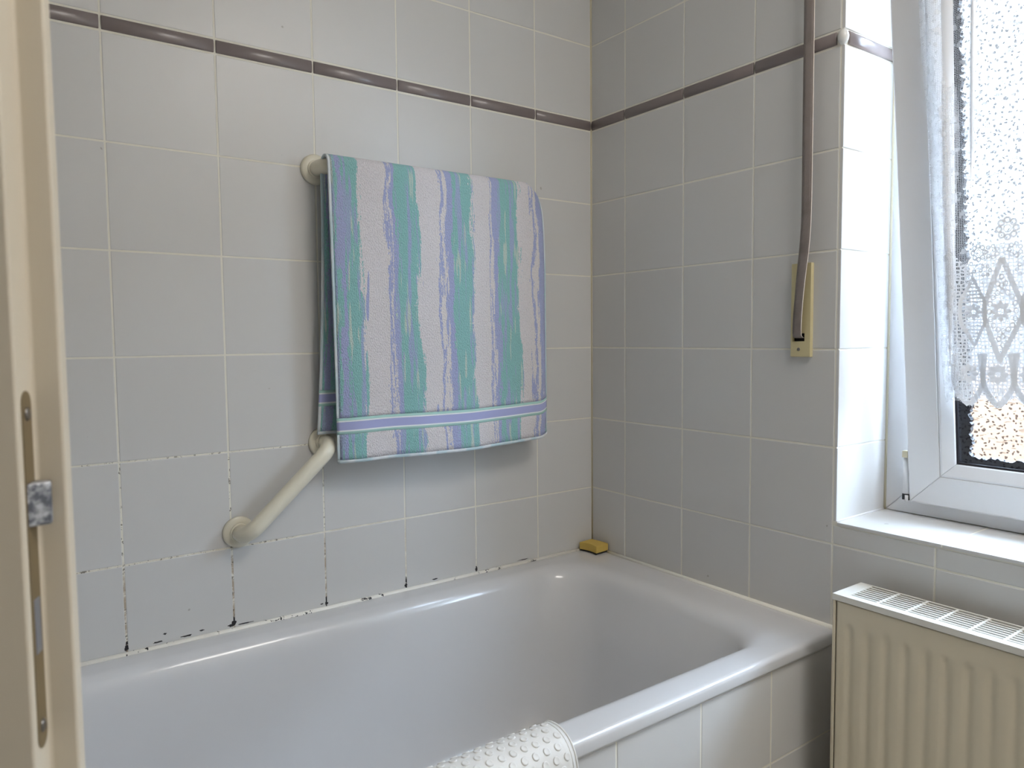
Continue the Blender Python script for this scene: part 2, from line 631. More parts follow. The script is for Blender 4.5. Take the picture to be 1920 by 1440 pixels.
def tile_mesh(w, h, d=0.006, ch=0.0011):
    key = (round(w, 4), round(h, 4), d)
    if key in tile_cache:
        return tile_cache[key]
    a, b = w / 2, h / 2
    V = [(-a, d, -b), (a, d, -b), (a, d, b), (-a, d, b),
         (-a, ch * .6, -b), (a, ch * .6, -b), (a, ch * .6, b), (-a, ch * .6, b),
         (-a + ch, 0, -b + ch), (a - ch, 0, -b + ch), (a - ch, 0, b - ch), (-a + ch, 0, b - ch)]
    F = [(8, 9, 10, 11)]
    for i in range(4):
        k = (i + 1) % 4
        F.append((4 + i, 4 + k, 8 + k, 8 + i))
        F.append((i, k, 4 + k, 4 + i))
    me = bpy.data.meshes.new('tile')
    me.from_pydata(V, [], F)
    me.materials.append(M['tile'])
    tile_cache[key] = me
    return me


def tile(parent, w, h, loc, rot=(0, 0, 0), jit=True, name='tile'):
    r = list(rot)
    if jit:
        r[0] += random.gauss(0, 0.0012)
        r[2] += random.gauss(0, 0.0012)
    return inst(name, tile_mesh(w, h), loc, parent, r)


Z0 = 0.752
H = 0.19902
rows = [(0.5805, Z0)] + [(Z0 + i * H, Z0 + (i + 1) * H) for i in range(5)]
BAND0 = Z0 + 5 * H                # 1.747
BAND1 = BAND0 + 0.0300
rows += [(BAND1, BAND1 + H), (BAND1 + H, BAND1 + 2 * H), (BAND1 + 2 * H, BAND1 + 3 * H)]
low_rows = [(Z0 - (i + 1) * H, Z0 - i * H) for i in range(4)]

# bath wall (plane y = 0)
cols_b = [(-0.19573, -0.0015)] + [(-0.19573 - (i + 1) * TW, -0.19573 - i * TW) for i in range(9)]
cols_b.append((RX0 + 0.001, cols_b[-1][0]))
for (x0, x1) in cols_b:
    for (z0, z1) in rows:
        tile(wall_back, x1 - x0 - J, min(z1, CEIL) - z0 - J, ((x0 + x1) / 2, 0, (z0 + min(z1, CEIL)) / 2))

# window wall (plane x = 0), tiles turned to face -x
ROT_R = (0, 0, -PI / 2)
ys = [-0.0015, -0.1325] + [-0.1325 - (i + 1) * TW for i in range(11)]
for i in range(len(ys) - 1):
    ya, yb = ys[i], max(ys[i + 1], RY0 + 0.002)
    if ya <= RY0 + 0.02:
        break
    for (z0, z1) in rows + low_rows:
        z1c, z0c = min(z1, CEIL), max(z0, 0.002)
        if z1c - z0c < 0.02:
            continue
        if z0 == 0.5805 and i > 3:
            z0c = Z0 - H
        elif (z0, z1) == low_rows[0]:
            continue
        if ya < -0.73 and yb > WOP_Y1 - 0.14:          # below / above the window
            if z1c > WOP_Z0 and z0c < WOP_Z1:
                if z0c < WOP_Z0 - 0.02:
                    z1c = WOP_Z0 - 0.0075
                elif z1c > WOP_Z1 + 0.03:
                    z0c = WOP_Z1 + 0.006
                else:
                    continue
        tile(wall_right, ya - yb - J, z1c - z0c - J, (0, (ya + yb) / 2, (z0c + z1c) / 2), ROT_R)

# black mould blotches where the upright joints meet the bath sealant
mr = random.Random(11)
for (mx, mz, mw, mh) in ((-1.1965, 0.5905, 0.0042, 0.0065), (-1.1955, 0.6000, 0.0026, 0.0034), (-0.9965, 0.5925, 0.0060, 0.0060), (-1.003, 0.5885, 0.0060, 0.0030),
                         (-1.088, 0.5880, 0.0120, 0.0024), (-1.060, 0.5925, 0.0060, 0.0018), (-1.141, 0.5885, 0.0105, 0.0020), (-1.128, 0.6020, 0.0040, 0.0018),
                         (-0.7962, 0.5895, 0.0045, 0.0040), (-0.806, 0.5905, 0.0045, 0.0020), (-0.5962, 0.5900, 0.0042, 0.0055), (-0.3962, 0.5895, 0.0040, 0.0048),
                         (-0.517, 0.5885, 0.0080, 0.0016), (-0.972, 0.5868, 0.0180, 0.0012), (-0.245, 0.5868, 0.0200, 0.0013)):
    n = 14
    V = [(mx, -0.0009, mz)]
    for i in range(n):
        a = 2 * PI * i / n
        k = mr.uniform(0.55, 1.15)
        V.append((mx + mw * k * math.cos(a), -0.0004, mz + mh * k * math.sin(a)))
    V += [(x, 0.0012, z) for (x, y, z) in V[1:]]
    F = [(0, 1 + i, 1 + (i + 1) % n) for i in range(n)] + [(1 + i, 1 + n + i, 1 + n + (i + 1) % n, 1 + (i + 1) % n) for i in range(n)]
    fix_normals(mesh('mould_spot', V, F, 'rubber', wall_back))

# window recess: side tiles (face -y), sill tiles (face up)
REV_D = 0.190
REV_Y = -0.7400
rev_rows = [(WOP_Z0, Z0 + H)] + [(Z0 + (i + 1) * H, Z0 + (i + 2) * H) for i in range(4)] + [(BAND1, BAND1 + H), (BAND1 + H, WOP_Z1)]
for (z0, z1) in rev_rows:
    tile(wall_right, REV_D - 0.001, z1 - z0 - J * 0.8, (REV_D / 2, REV_Y, (z0 + z1) / 2), jit=False)
sy = [REV_Y - 0.001, -0.9440, -1.1440, -1.3440, -1.5440, WOP_Y1]
for i in range(5):
    w = sy[i] - sy[i + 1] - J
    inst('sill_tile', tile_mesh(w, REV_D + 0.001), (REV_D / 2 - 0.0005, (sy[i] + sy[i + 1]) / 2, WOP_Z0), wall_right,
         (-PI / 2, 0, -PI / 2))
for (z0, z1) in [(WOP_Z0 + i * 0.2, min(WOP_Z0 + (i + 1) * 0.2, WOP_Z1)) for i in range(7)]:
    if z1 - z0 > 0.02:
        tile(wall_right, REV_D, z1 - z0 - J, (REV_D / 2, WOP_Y1 - 0.001, (z0 + z1) / 2), (0, 0, PI), jit=False)

# border strips: rounded listello pieces
strip_cache = {}


def strip_mesh(w):
    key = round(w, 4)
    if key in strip_cache:
        return strip_cache[key]
    hh, bul, n = 0.0128, 0.0052, 11
    xs = [-w / 2, -w / 2 + 0.0012, w / 2 - 0.0012, w / 2]
    V = []
    for ix, x in enumerate(xs):
        k = 0.75 if ix in (0, 3) else 1.0
        for i in range(n):
            a = PI * i / (n - 1)
            V.append((x, 0.001 - bul * math.sin(a) ** 0.85 * k, -hh * math.cos(a) * (0.97 if ix in (0, 3) else 1)))
    F = grid_faces(n, 4)
    F.append(tuple(range(n)))
    F.append(tuple(range(3 * n, 4 * n)))
    me = bpy.data.meshes.new('border_strip')
    me.from_pydata(V, [], F)
    bm = bmesh.new()
    bm.from_mesh(me)
    bmesh.ops.recalc_face_normals(bm, faces=bm.faces)
    bm.to_mesh(me)
    bm.free()
    me.shade_smooth()
    me.materials.append(M['band'])
    strip_cache[key] = me
    return me


BZ = (BAND0 + BAND1) / 2
for (x0, x1) in cols_b:
    inst('border_strip', strip_mesh(x1 - x0 - 0.0042), ((x0 + x1) / 2, 0, BZ), wall_back)
for i in range(len(ys) - 1):
    ya, yb = ys[i], max(ys[i + 1], RY0)
    if (ya < -0.73 and yb > WOP_Y1 - 0.14) or ya - yb < 0.02:
        continue
    wdt = ya - yb - 0.0042
    cy = (ya + yb) / 2
    if i == 3:                                  # last piece stops short of the corner knob
        wdt -= 0.007
        cy += 0.0035
    inst('border_strip', strip_mesh(wdt), (0, cy, BZ), wall_right, ROT_R)
inst('border_strip', strip_mesh(REV_D - 0.014), (REV_D / 2 + 0.006, REV_Y, BZ), wall_right)
# little glazed knob closing the strip on the outside corner
V = []
for j in range(9):
    for i in range(16):
        a, b = 2 * PI * i / 16, PI * j / 8
        V.append((0.002 + 0.011 * math.sin(b) * math.cos(a), -0.735 + 0.011 * math.sin(b) * math.sin(a), BZ + 0.0155 * math.cos(b)))
fix_normals(mesh('corner_knob', V, grid_faces(16, 9, True), 'band_end', wall_right, smooth=True))

# bath apron
APY = -0.7445
wall_bath = boxes('wall_bath', [(-1.80, -0.001, APY + GAP, -0.715, 0.0, 0.5485)], 'clean_grout')
tag(wall_bath, 'low tiled wall enclosing the front of the bath', 'wall', kind='structure')
ax = [-0.003, -0.217, -0.417, -0.617, -0.817, -1.017, -1.217, -1.417, -1.617, -1.80]
for i in range(len(ax) - 1):
    for (z0, z1) in [(0.369, 0.549), (0.169, 0.369), (0.002, 0.169)]:
        tile(wall_bath, ax[i] - ax[i + 1] - J, z1 - z0 - J, ((ax[i] + ax[i + 1]) / 2, APY, (z0 + z1) / 2))
ledge = boxes('wall_ledge', [(RX0, -1.803, -0.74, 0.0, 0.0, 0.575)], 'tile')
tag(ledge, 'tiled ledge at the head of the bath', 'ledge', kind='structure')


# silicone joints
def caulk(name, pts, r, mat, label):
    o = sweep(name, pts, r, mat, None, 10)
    tag(o, label, 'sealant', kind='structure')
    return o


caulk('trim_1', [(-1.80, -0.0040, 0.5785), (-0.006, -0.0040, 0.5785)], 0.0060, 'caulk', 'white silicone joint with black mould between bath rim and wall')
caulk('trim_2', [(-0.0040, -0.006, 0.5785), (-0.0040, -0.748, 0.5785)], 0.0060, 'caulk', 'white silicone joint between bath rim and window wall')
caulk('trim_3', [(0.0004, -0.0002, 0.584), (0.0004, -0.0002, CEIL)], 0.0030, 'corner_caulk', 'yellowed silicone joint in the corner of the tiled walls')
caulk('trim_4', [(0.001, REV_Y + 0.0005, WOP_Z0 + 0.001), (REV_D, REV_Y + 0.0005, WOP_Z0 + 0.001)], 0.0028, 'pvc', 'white silicone joint between sill and recess side')
caulk('trim_5', [(REV_D - 0.001, REV_Y - 0.0005, WOP_Z0), (REV_D - 0.001, REV_Y - 0.0005, WOP_Z1)], 0.0034, 'corner_caulk', 'yellowed silicone joint between recess side and window frame')

# ------------------------------------------------------------------ window
win = empty('window_1', (0, 0, 0))
tag(win, 'white plastic window tilted inwards with ornamental glass', 'window', kind='structure')
FX = REV_D - 0.001


def mitred(name, prof, y0, y1, t0, t1, xf, mat, parent, bevel=0.0, sides='LRBT', gap=0.0002):
    """four mitred members; prof = list of (inset from the outer edge, depth from the face); xf maps (y,t,d)->xyz"""
    out = []
    n = len(prof)
    for s in sides:
        V = []
        for e in (0, 1):
            for (qi, d) in prof:
                if s in 'LR':
                    y = y0 - qi if s == 'L' else y1 + qi
                    t = (t0 + qi + gap) if e == 0 else (t1 - qi - gap)
                else:
                    t = t0 + qi if s == 'B' else t1 - qi
                    y = (y0 - qi - gap) if e == 0 else (y1 + qi + gap)
                V.append(xf(y, t, d))
        F = [tuple(range(n)), tuple(range(n, 2 * n))]
        for i in range(n):
            k = (i + 1) % n
            F.append((i, k, n + k, n + i))
        nm = name[0] if s in 'LR' else name[1]
        o = fix_normals(mesh(nm, V, F, mat, parent))
        if bevel:
            add_bevel(o, bevel, 2)
        out.append(o)
    return out


def flat(y, t, d):
    return Vector((FX + d, y, t))


mitred(('frame_jamb', 'frame_rail'), [(0, 0), (0.052, 0), (0.056, 0.004), (0.056, 0.035), (0.075, 0.035), (0.075, 0.07), (0, 0.07)],
       WOP_Y0 - 0.0035, WOP_Y1 + 0.002, WOP_Z0 + 0.0005, WOP_Z1 - 0.001, flat, 'pvc', win, 0.002)

TH = math.radians(7.1)
UV_ = Vector((-math.sin(TH), 0, math.cos(TH)))
NV_ = Vector((math.cos(TH), 0, math.sin(TH)))
SB = Vector((0.165, 0, 0.829))


def sash(y, t, d):
    p = SB + UV_ * t + NV_ * d
    return Vector((p.x, y, p.z))


SY0, SY1, ST1 = -0.8036, -1.636, 1.205
mitred(('sash_stile', 'sash_rail'), [(0, 0.003), (0.003, 0.0), (0.063, 0.0), (0.063, 0.05), (0.020, 0.05), (0.020, 0.022), (0, 0.022)],
       SY0, SY1, 0.0, ST1, sash, 'pvc', win, 0.0015)
mitred(('glazing_bead', 'glazing_bead'), [(0.0634, 0.0015), (0.068, 0.0005), (0.088, 0.008), (0.0905, 0.011), (0.0905, 0.020), (0.0634, 0.020)],
       SY0, SY1, 0.0, ST1, sash, 'pvc', win, 0.001)
mitred(('gasket', 'gasket'), [(0.0880, 0.0115), (0.0945, 0.0125), (0.0945, 0.0175), (0.0880, 0.0175)],
       SY0, SY1, 0.0, ST1, sash, 'rubber', win)
GQ = 0.090
gl = mesh('glass_pane', [sash(y, t, d) for d in (0.018, 0.022) for (y, t) in
                         ((SY0 - GQ, GQ), (SY1 + GQ, GQ), (SY1 + GQ, ST1 - GQ), (SY0 - GQ, ST1 - GQ))],
          [(0, 1, 2, 3)], 'glass', win)
# dark edge spacer seen through the ornamental glass: ragged inner outline
V, F = [], []
rnd = random.Random(3)
loop_o, loop_i = [], []
ya, yb, ta, tb = SY0 - 0.091, SY1 + 0.091, 0.091, ST1 - 0.091


def ragged(p, q, inn, wid, step=0.004):
    n = max(2, int((Vector(q) - Vector(p)).length / step))
    for i in range(n):
        f = i / n
        o2 = Vector(p).lerp(Vector(q), f)
        w = wid + rnd.uniform(-0.0028, 0.0028) + 0.0016 * math.sin(i * 0.7)
        loop_o.append(o2)
        loop_i.append(o2 + Vector(inn) * w)


ragged((ya, ta), (ya, tb), (-1, 0), 0.021)
ragged((ya, tb), (yb, tb), (0, -1), 0.016)
ragged((yb, tb), (yb, ta), (1, 0), 0.016)
ragged((yb, ta), (ya, ta), (0, 1), 0.014)
for i, (a, b) in enumerate(zip(loop_o, loop_i)):
    ins = Vector((min(max(b.x, yb + 0.014), ya - 0.014), min(max(b.y, ta + 0.010), tb - 0.010)))
    if abs(b.x - a.x) > abs(b.y - a.y):
        ins.x = b.x
    else:
        ins.y = b.y
    for d in (0.024, 0.036):
        V.append(sash(a.x, a.y, d))
        V.append(sash(ins.x, ins.y, d))
n = len(loop_o)
for i in range(n):
    k = (i + 1) % n
    a, b = 4 * i, 4 * k
    F += [(a, b, b + 1, a + 1), (a + 2, a + 3, b + 3, b + 2), (a + 1, b + 1, b + 3, a + 3), (a, a + 2, b + 2, b)]
fix_normals(mesh('spacer', V, F, 'rubber', win))

# hinge at the lower left corner: yellowed cap, white barrel, black pin
boxes('hinge_cap', [(0.158, 0.172, -0.8020, -0.7905, 0.922, 0.936)], 'hinge_cap', win, 0.001)
sweep('hinge_barrel', [(0.170, -0.7955, 0.845), (0.170, -0.7955, 0.922)], 0.0075, 'pvc', win, 14)
boxes('hinge_bracket', [(0.166, 0.176, -0.8034, -0.7885, 0.8315, 0.8445)], 'black', win, 0.001)
sweep('hinge_pin', [(0.1655, -0.7985, 0.829), (0.1655, -0.7985, 0.842)], 0.0035, 'pvc', win, 12)

# ------------------------------------------------------------------ outside
ground = boxes('ground', [(0.45, 60, -60, 60, -3.2, -3.0)], 'ground')
tag(ground, 'sandy yard seen through the patterned glass', 'ground', kind='structure')
fac = boxes('wall_outside', [(8.6, 8.9, -14, 30, -3.0, 0.80)], 'facade')
tag(fac, 'low peach-brown garden wall beyond the window', 'wall', kind='structure')
house = boxes('wall_sky_screen', [(10.0, 16.0, -14, 30, -3.0, 6.5)], 'render')  # added wall that screens the bright sky behind the glass
tag(house, 'added grey rendered wall beyond the window, dimming the sky behind the glass', 'wall', kind='structure')

# ------------------------------------------------------------------ bathtub
tub = empty('bathtub', (-0.9, -0.375, 0))
tag(tub, 'white enamelled built-in bathtub below the tiled walls', 'bathtub')
NR = 96


def rrect(x0, x1, y0, y1, r, z):
    """rounded rectangle, NR points, same parameterisation for every ring"""
    out = []
    cx, cy = [(x1 - r, y1 - r), (x0 + r, y1 - r), (x0 + r, y0 + r), (x1 - r, y0 + r)], None
    per = NR // 4
    for qd in range(4):
        c0 = cx[qd]
        nx = cx[(qd + 1) % 4]
        na = per * 2 // 3
        for i in range(na):
            a = qd * PI / 2 + (PI / 2) * i / (na - 1)
            out.append((c0[0] + r * math.cos(a), c0[1] + r * math.sin(a), z))
        e = out[-1]
        a2 = (qd + 1) * PI / 2
        st = (nx[0] + r * math.cos(a2), nx[1] + r * math.sin(a2))
        nb = per - na
        for i in range(1, nb + 1):
            f = i / (nb + 1)
            out.append((e[0] + (st[0] - e[0]) * f, e[1] + (st[1] - e[1]) * f, z))
    return out


TX0, TX1, TY0, TY1, TZ = -1.80, -0.0035, -0.7515, -0.0035, 0.5795
rings = []


def ring_o(off, z, r):
    rings.append(rrect(TX0 + off, TX1 - off, TY0 + off, TY1 - off, r, z))


ring_o(0.004, 0.552, 0.010)
ring_o(0.0008, 0.553, 0.012)
ring_o(0.0, 0.557, 0.012)
RR = 0.0095
for a in (0, 15, 30, 45, 60, 75, 90):
    t = math.radians(a)
    ring_o(RR * (1 - math.cos(t)), TZ - RR + RR * math.sin(t), 0.013 + RR * 0.2)


def ring_i(e_r, e_l, sd, z, r):
    rings.append(rrect(TX0 + e_l, TX1 - e_r, TY0 + sd, TY1 - sd, r, z))


ring_i(0.030, 0.03, 0.030, TZ - 0.0002, 0.03)
ring_i(0.085, 0.07, 0.048, TZ - 0.0010, 0.08)
for (dx, dz) in ((0, 0.0016), (0.006, 0.003), (0.012, 0.0058), (0.018, 0.011), (0.023, 0.018), (0.027, 0.028), (0.031, 0.044)):
    ring_i(0.092 + dx * 1.7, 0.075 + dx * 1.6, 0.054 + dx, TZ - dz, 0.115)
for (z, er, el, sd, r) in ((0.48, 0.172, 0.165, 0.092, 0.13), (0.42, 0.190, 0.21, 0.098, 0.14), (0.34, 0.212, 0.28, 0.106, 0.15),
                           (0.27, 0.232, 0.34, 0.116, 0.15), (0.22, 0.252, 0.38, 0.132, 0.15), (0.19, 0.278, 0.42, 0.160, 0.14),
                           (0.175, 0.315, 0.46, 0.200, 0.12), (0.170, 0.40, 0.56, 0.26, 0.08), (0.168, 0.62, 0.78, 0.33, 0.03)):
    ring_i(er, el, sd, z, r)
V = [p for r in rings for p in r]
F = grid_faces(NR, len(rings), True)
F.append(tuple(range((len(rings) - 1) * NR, len(rings) * NR)))
tb = mesh('basin', V, F, 'enamel', None, smooth=True)
fix_normals(tb)
tb.data.shade_smooth()
# make sure the shell faces up and out
if sum(p.normal.z * p.area for p in tb.data.polygons) < 0:
    tb.data.flip_normals()
tb.parent = tub
tb.matrix_parent_inverse = Matrix.Translation(-tub.location)


def adopt(o, root):
    o.parent = root
    o.matrix_parent_inverse = Matrix.Translation(-Vector(root.location))
    return o


# ------------------------------------------------------------------ grab bars
BAR_R = 0.0165


def flange(x, z, root):
    adopt(lathe('flange', [(0.0325, 0.0002), (0.0325, 0.004), (0.0315, 0.0065), (0.029, 0.0085), (0.019, 0.0095)], (x, 0, z), (0, -1, 0), 'ivory_bar', None), root)
    adopt(lathe('collar', [(0.0195, 0.009), (0.0195, 0.0125), (0.0185, 0.014), (0.0166, 0.014)], (x, 0, z), (0, -1, 0), 'ivory_bar', None, 32), root)


def grab_bar(name, a, b, label, r=0.034):
    root = empty(name, ((a[0] + b[0]) / 2, 0, (a[1] + b[1]) / 2))
    tag(root, label, 'grab bar')
    pa, pb = Vector((a[0], -0.010, a[1])), Vector((b[0], -0.010, b[1]))
    ca, cb = Vector((a[0], -0.060, a[1])), Vector((b[0], -0.060, b[1]))
    mid = (ca + cb) / 2
    p1 = arc_path(pa, ca, mid, r)
    p2 = arc_path(mid, cb, pb, r)
    adopt(sweep('tube', p1 + p2[1:], BAR_R, 'ivory_bar', None, 24), root)
    flange(a[0], a[1], root)
    flange(b[0], b[1], root)
    return root


grab_bar('grab_bar', (-0.7965, 1.545), (-0.297, 1.545), 'cream plastic horizontal grab bar holding the striped towel')
grab_bar('grab_bar', (-0.981, 0.783), (-0.795, 0.954), 'cream plastic grab bar slanting diagonally below the striped towel')

# ------------------------------------------------------------------ towel
towel = empty('towel', (-0.51, -0.06, 1.545))
tag(towel, 'white, teal and lilac striped terry towel hanging over the grab bar', 'towel')
BARZ = 1.545
RC = BAR_R + 0.0032
LF, LB = 0.655, 0.602
QA = RC * PI / 2


def towel_pt(u, s):
    ra = abs(s)
    if ra < QA:
        a = s / RC
        y = -0.060 - RC * math.sin(a)
        z = BARZ + RC * math.cos(a)
        d = 0.0
    else:
        d = ra - QA
        y = -0.060 - RC * (1 if s > 0 else -1)
        z = BARZ - d
    k = d / 0.6
    xl, xr = -0.7995, -0.2275
    if s > 0:
        xl += 0.010 * k
        y -= 0.012 * k ** 1.4
        y += 0.0045 * k * math.sin(2 * PI * (1.35 * u + 0.15)) + 0.0018 * k * math.sin(2 * PI * (4.3 * u + 0.3))
        y += 0.016 * k * k * max(0.0, 1 - u / 0.10) ** 2
        y += 0.014 * k * max(0.0, (u - 0.93) / 0.07) ** 2
        z -= 0.008 * k * (1 - u) - 0.010 * k * max(0, (u - 0.94) / 0.06) ** 2
        z += 0.0025 * k * math.sin(2 * PI * (1.1 * u + 0.1))
    else:
        xl -= 0.018 * k * k
        xr -= 0.018 * k * k
        y += 0.016 * k * k
        y += 0.003 * k * math.sin(2 * PI * (2.1 * u))
    # right-hand corner hangs free of the bar and droops
    w = max(0.0, (u - 0.90) / 0.10)
    fall = math.exp(-max(0.0, ra - 0.01) / 0.055)
    z -= 0.030 * w ** 2.2 * fall
    xr2 = xr - 0.030 * fall * min(1.0, w + 0.0)
    return Vector((xl + (xr2 - xl) * u, y, z))


def towel_piece(name, u0, u1, s0, s1, mat, thick=0.0052, soff=None, du=0.012, ds=0.012):
    nu = max(2, int((u1 - u0) / du) + 2)
    ns = max(2, int((s1 - s0) / ds) + 2)
    V, U = [], []
    for j in range(ns):
        s = s0 + (s1 - s0) * j / (ns - 1)
        for i in range(nu):
            u = u0 + (u1 - u0) * i / (nu - 1)
            V.append(towel_pt(u, s))
            U.append((u, s - soff if soff is not None else s))
    o = mesh(name, V, grid_faces(nu, ns), mat, None, smooth=True, uvs=U)
    m = o.modifiers.new('solid', 'SOLIDIFY')
    m.thickness = thick
    m.offset = 0
    adopt(o, towel)
    return o


BF, BB, BW = LF - 0.079, -(LB - 0.079), 0.0175
SEL = 0.009
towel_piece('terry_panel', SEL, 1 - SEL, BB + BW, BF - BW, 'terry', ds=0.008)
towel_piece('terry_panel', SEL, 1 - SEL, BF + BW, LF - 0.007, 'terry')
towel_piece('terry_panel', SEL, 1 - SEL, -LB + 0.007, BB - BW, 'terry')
towel_piece('woven_band', 0, 1, BF - BW, BF + BW, 'band_weave', 0.0040, BF, ds=0.006)
towel_piece('woven_band', 0, 1, BB - BW, BB + BW, 'band_weave', 0.0040, BB, ds=0.006)
towel_piece('hem', 0, 1, LF - 0.007, LF, 'hem', 0.0048)
towel_piece('hem', 0, 1, -LB, -LB + 0.007, 'hem', 0.0048)
for (ua, ub) in ((0, SEL), (1 - SEL, 1)):
    towel_piece('selvage', ua, ub, BB + BW, BF - BW, 'hem', 0.0046, ds=0.008, du=0.004)
    towel_piece('selvage', ua, ub, BF + BW, LF - 0.007, 'hem', 0.0046, du=0.004)
    towel_piece('selvage', ua, ub, -LB + 0.007, BB - BW, 'hem', 0.0046, du=0.004)

# ------------------------------------------------------------------ shutter strap and its plate
plate = empty('shutter_strap_winder', (0, -0.660, 1.134))
tag(plate, 'ivory cover plate of the shutter strap beside the window recess', 'strap plate')
py0, py1, pz0, pz1, pt = -0.6365, -0.6815, 1.134, 1.328, -0.0095
hy0, hy1, hz0, hz1 = -0.6400, -0.6680, 1.1665, 1.1830
lst = [(pt, 0.0, py1, py0, hz1, pz1), (pt, 0.0, py1, py0, pz0, hz0), (pt, 0.0, hy0, py0, hz0, hz1), (pt, 0.0, py1, hy1, hz0, hz1)]
V = [(pt, py0, pz0), (pt, py1, pz0), (pt, py1, pz1), (pt, py0, pz1), (pt, hy0, hz0), (pt, hy1, hz0), (pt, hy1, hz1), (pt, hy0, hz1)]
V += [(0.0, y, z) for (_, y, z) in V]
F = [(0, 1, 5, 4), (1, 2, 6, 5), (2, 3, 7, 6), (3, 0, 4, 7)]
for i in range(4):
    k = (i + 1) % 4
    F.append((i, i + 8, k + 8, k))
    F.append((4 + i, 4 + k, 12 + k, 12 + i))
o = fix_normals(mesh('cover', V, F, 'plate'))
add_bevel(o, 0.0012, 2)
adopt(o, plate)
adopt(boxes('slot_shade', [(-0.0012, -0.0004, hy1, hy0, hz0, hz1)], 'dark'), plate)  # dark plate painted as the shade inside the slot
adopt(lathe('screw', [(0.0036, 0.0), (0.0036, 0.0008), (0.0026, 0.0014), (0.0008, 0.0010)], (pt, -0.6555, 1.150), (-1, 0, 0), 'screw', None, 20), plate)

strap = empty('shutter_strap', (-0.02, -0.672, 1.17))
tag(strap, 'grey-brown woven roller shutter strap running up the tiled wall', 'strap')
# centre line (y, z, x, half width, twist)
sp = [(-0.6548, 1.1735, -0.0030, 0.0098, 0.0), (-0.6550, 1.1755, -0.0115, 0.0100, 0.0), (-0.6553, 1.1830, -0.0165, 0.0102, 0.05),
      (-0.6575, 1.215, -0.0190, 0.0104, 0.10), (-0.6615, 1.26, -0.0200, 0.0108, 0.16), (-0.6665, 1.31, -0.0205, 0.0112, 0.12),
      (-0.6720, 1.36, -0.0205, 0.0113, 0.06), (-0.6755, 1.43, -0.0205, 0.0112, 0.05), (-0.6755, 1.6, -0.0205, 0.0112, 0.0),
      (-0.6750, 1.85, -0.0205, 0.0112, 0.0), (-0.6750, 2.10, -0.0205, 0.0112, 0.0), (-0.6750, 2.41, -0.0205, 0.0112, 0.0)]


def cr(p0, p1, p2, p3, f):
    return tuple(0.5 * (2 * b + (c - a) * f + (2 * a - 5 * b + 4 * c - d) * f * f + (3 * b - a - 3 * c + d) * f ** 3) for a, b, c, d in zip(p0, p1, p2, p3))


path = []
for i in range(len(sp) - 1):
    for j in range(6):
        path.append(cr(sp[max(i - 1, 0)], sp[i], sp[i + 1], sp[min(i + 2, len(sp) - 1)], j / 6))
path.append(sp[-1])
V, V2 = [], []
for (y, z, x, hw, tw) in path:
    dy, dx = math.cos(tw), -math.sin(tw)
    for k in range(4):
        f = -1 + 2 * k / 3
        V.append((x + dx * hw * f * -1, y + dy * hw * f, z))
    e0 = Vector((x + dx * hw, y - dy * hw, z))
    for k in range(8):
        a = 2 * PI * k / 8
        V2.append(e0 + Vector((math.cos(a) * 0.0011, math.sin(a) * 0.0007, 0)))
o = mesh('webbing', V, grid_faces(4, len(path)), 'strap', None, smooth=True)
m = o.modifiers.new('solid', 'SOLIDIFY')
m.thickness = 0.0014
m.offset = 0
adopt(o, strap)
adopt(fix_normals(mesh('lit_edge', V2, grid_faces(8, len(path), True), 'strap_lit_edge', None, smooth=True)), strap)  # pale cord painted as the window light along this edge

# ------------------------------------------------------------------ radiator
rad = empty('radiator', (-0.085, -1.28, 0.08))
tag(rad, 'cream flat radiator with white slotted top grille under the window', 'radiator')
ry0, ry1 = -0.8140, -1.745
rxf, rxb = -0.1340, -0.0360
rz0, rz1 = 0.080, 0.690
# fluted front panel
ysn = []
y = ry0 - 0.0085
while y > ry1 + 0.0085:
    ysn.append(y)
    y -= 0.0028
ysn.append(ry1 + 0.0085)
zs = [rz0, rz0 + 0.001, 0.115, 0.120, 0.126, 0.133, 0.14, 0.3, 0.5, 0.632, 0.639, 0.645, 0.650, 0.655, 0.66, rz1 - 0.004, rz1 - 0.0015]


def flute(y, z):
    ph = ((y + 0.8470) / 0.0333)
    fr = ph - round(ph)
    grv = math.exp(-(fr / 0.20) ** 2)
    up = min(1, max(0, (0.655 - z) / 0.018)) * min(1, max(0, (z - 0.115) / 0.02))
    up = up * up * (3 - 2 * up)
    if y > ry0 - 0.016 or y < ry1 + 0.02:
        return 0
    return 0.0034 * grv * up


V = []
for z in zs:
    for y in ysn:
        V.append((rxf + 0.0008 + flute(y, z), y, z))
nf = len(V)
F = grid_faces(len(ysn), len(zs))
o = mesh('front_panel', V, F, 'rad', None, smooth=True)
m = o.modifiers.new('solid', 'SOLIDIFY')
m.thickness = 0.0015
m.offset = -1
adopt(o, rad)
adopt(boxes('back_panel', [(rxb - 0.004, rxb - 0.001, ry1 + 0.01, ry0 - 0.01, rz0, rz1 - 0.004)], 'rad'), rad)
for ya_, yb_ in ((ry0 - 0.0060, ry0), (ry1, ry1 + 0.0060)):
    adopt(boxes('side_panel', [(rxf, rxb, ya_, yb_, rz0, rz1 - 0.0005)], 'rad', None, 0.0012), rad)
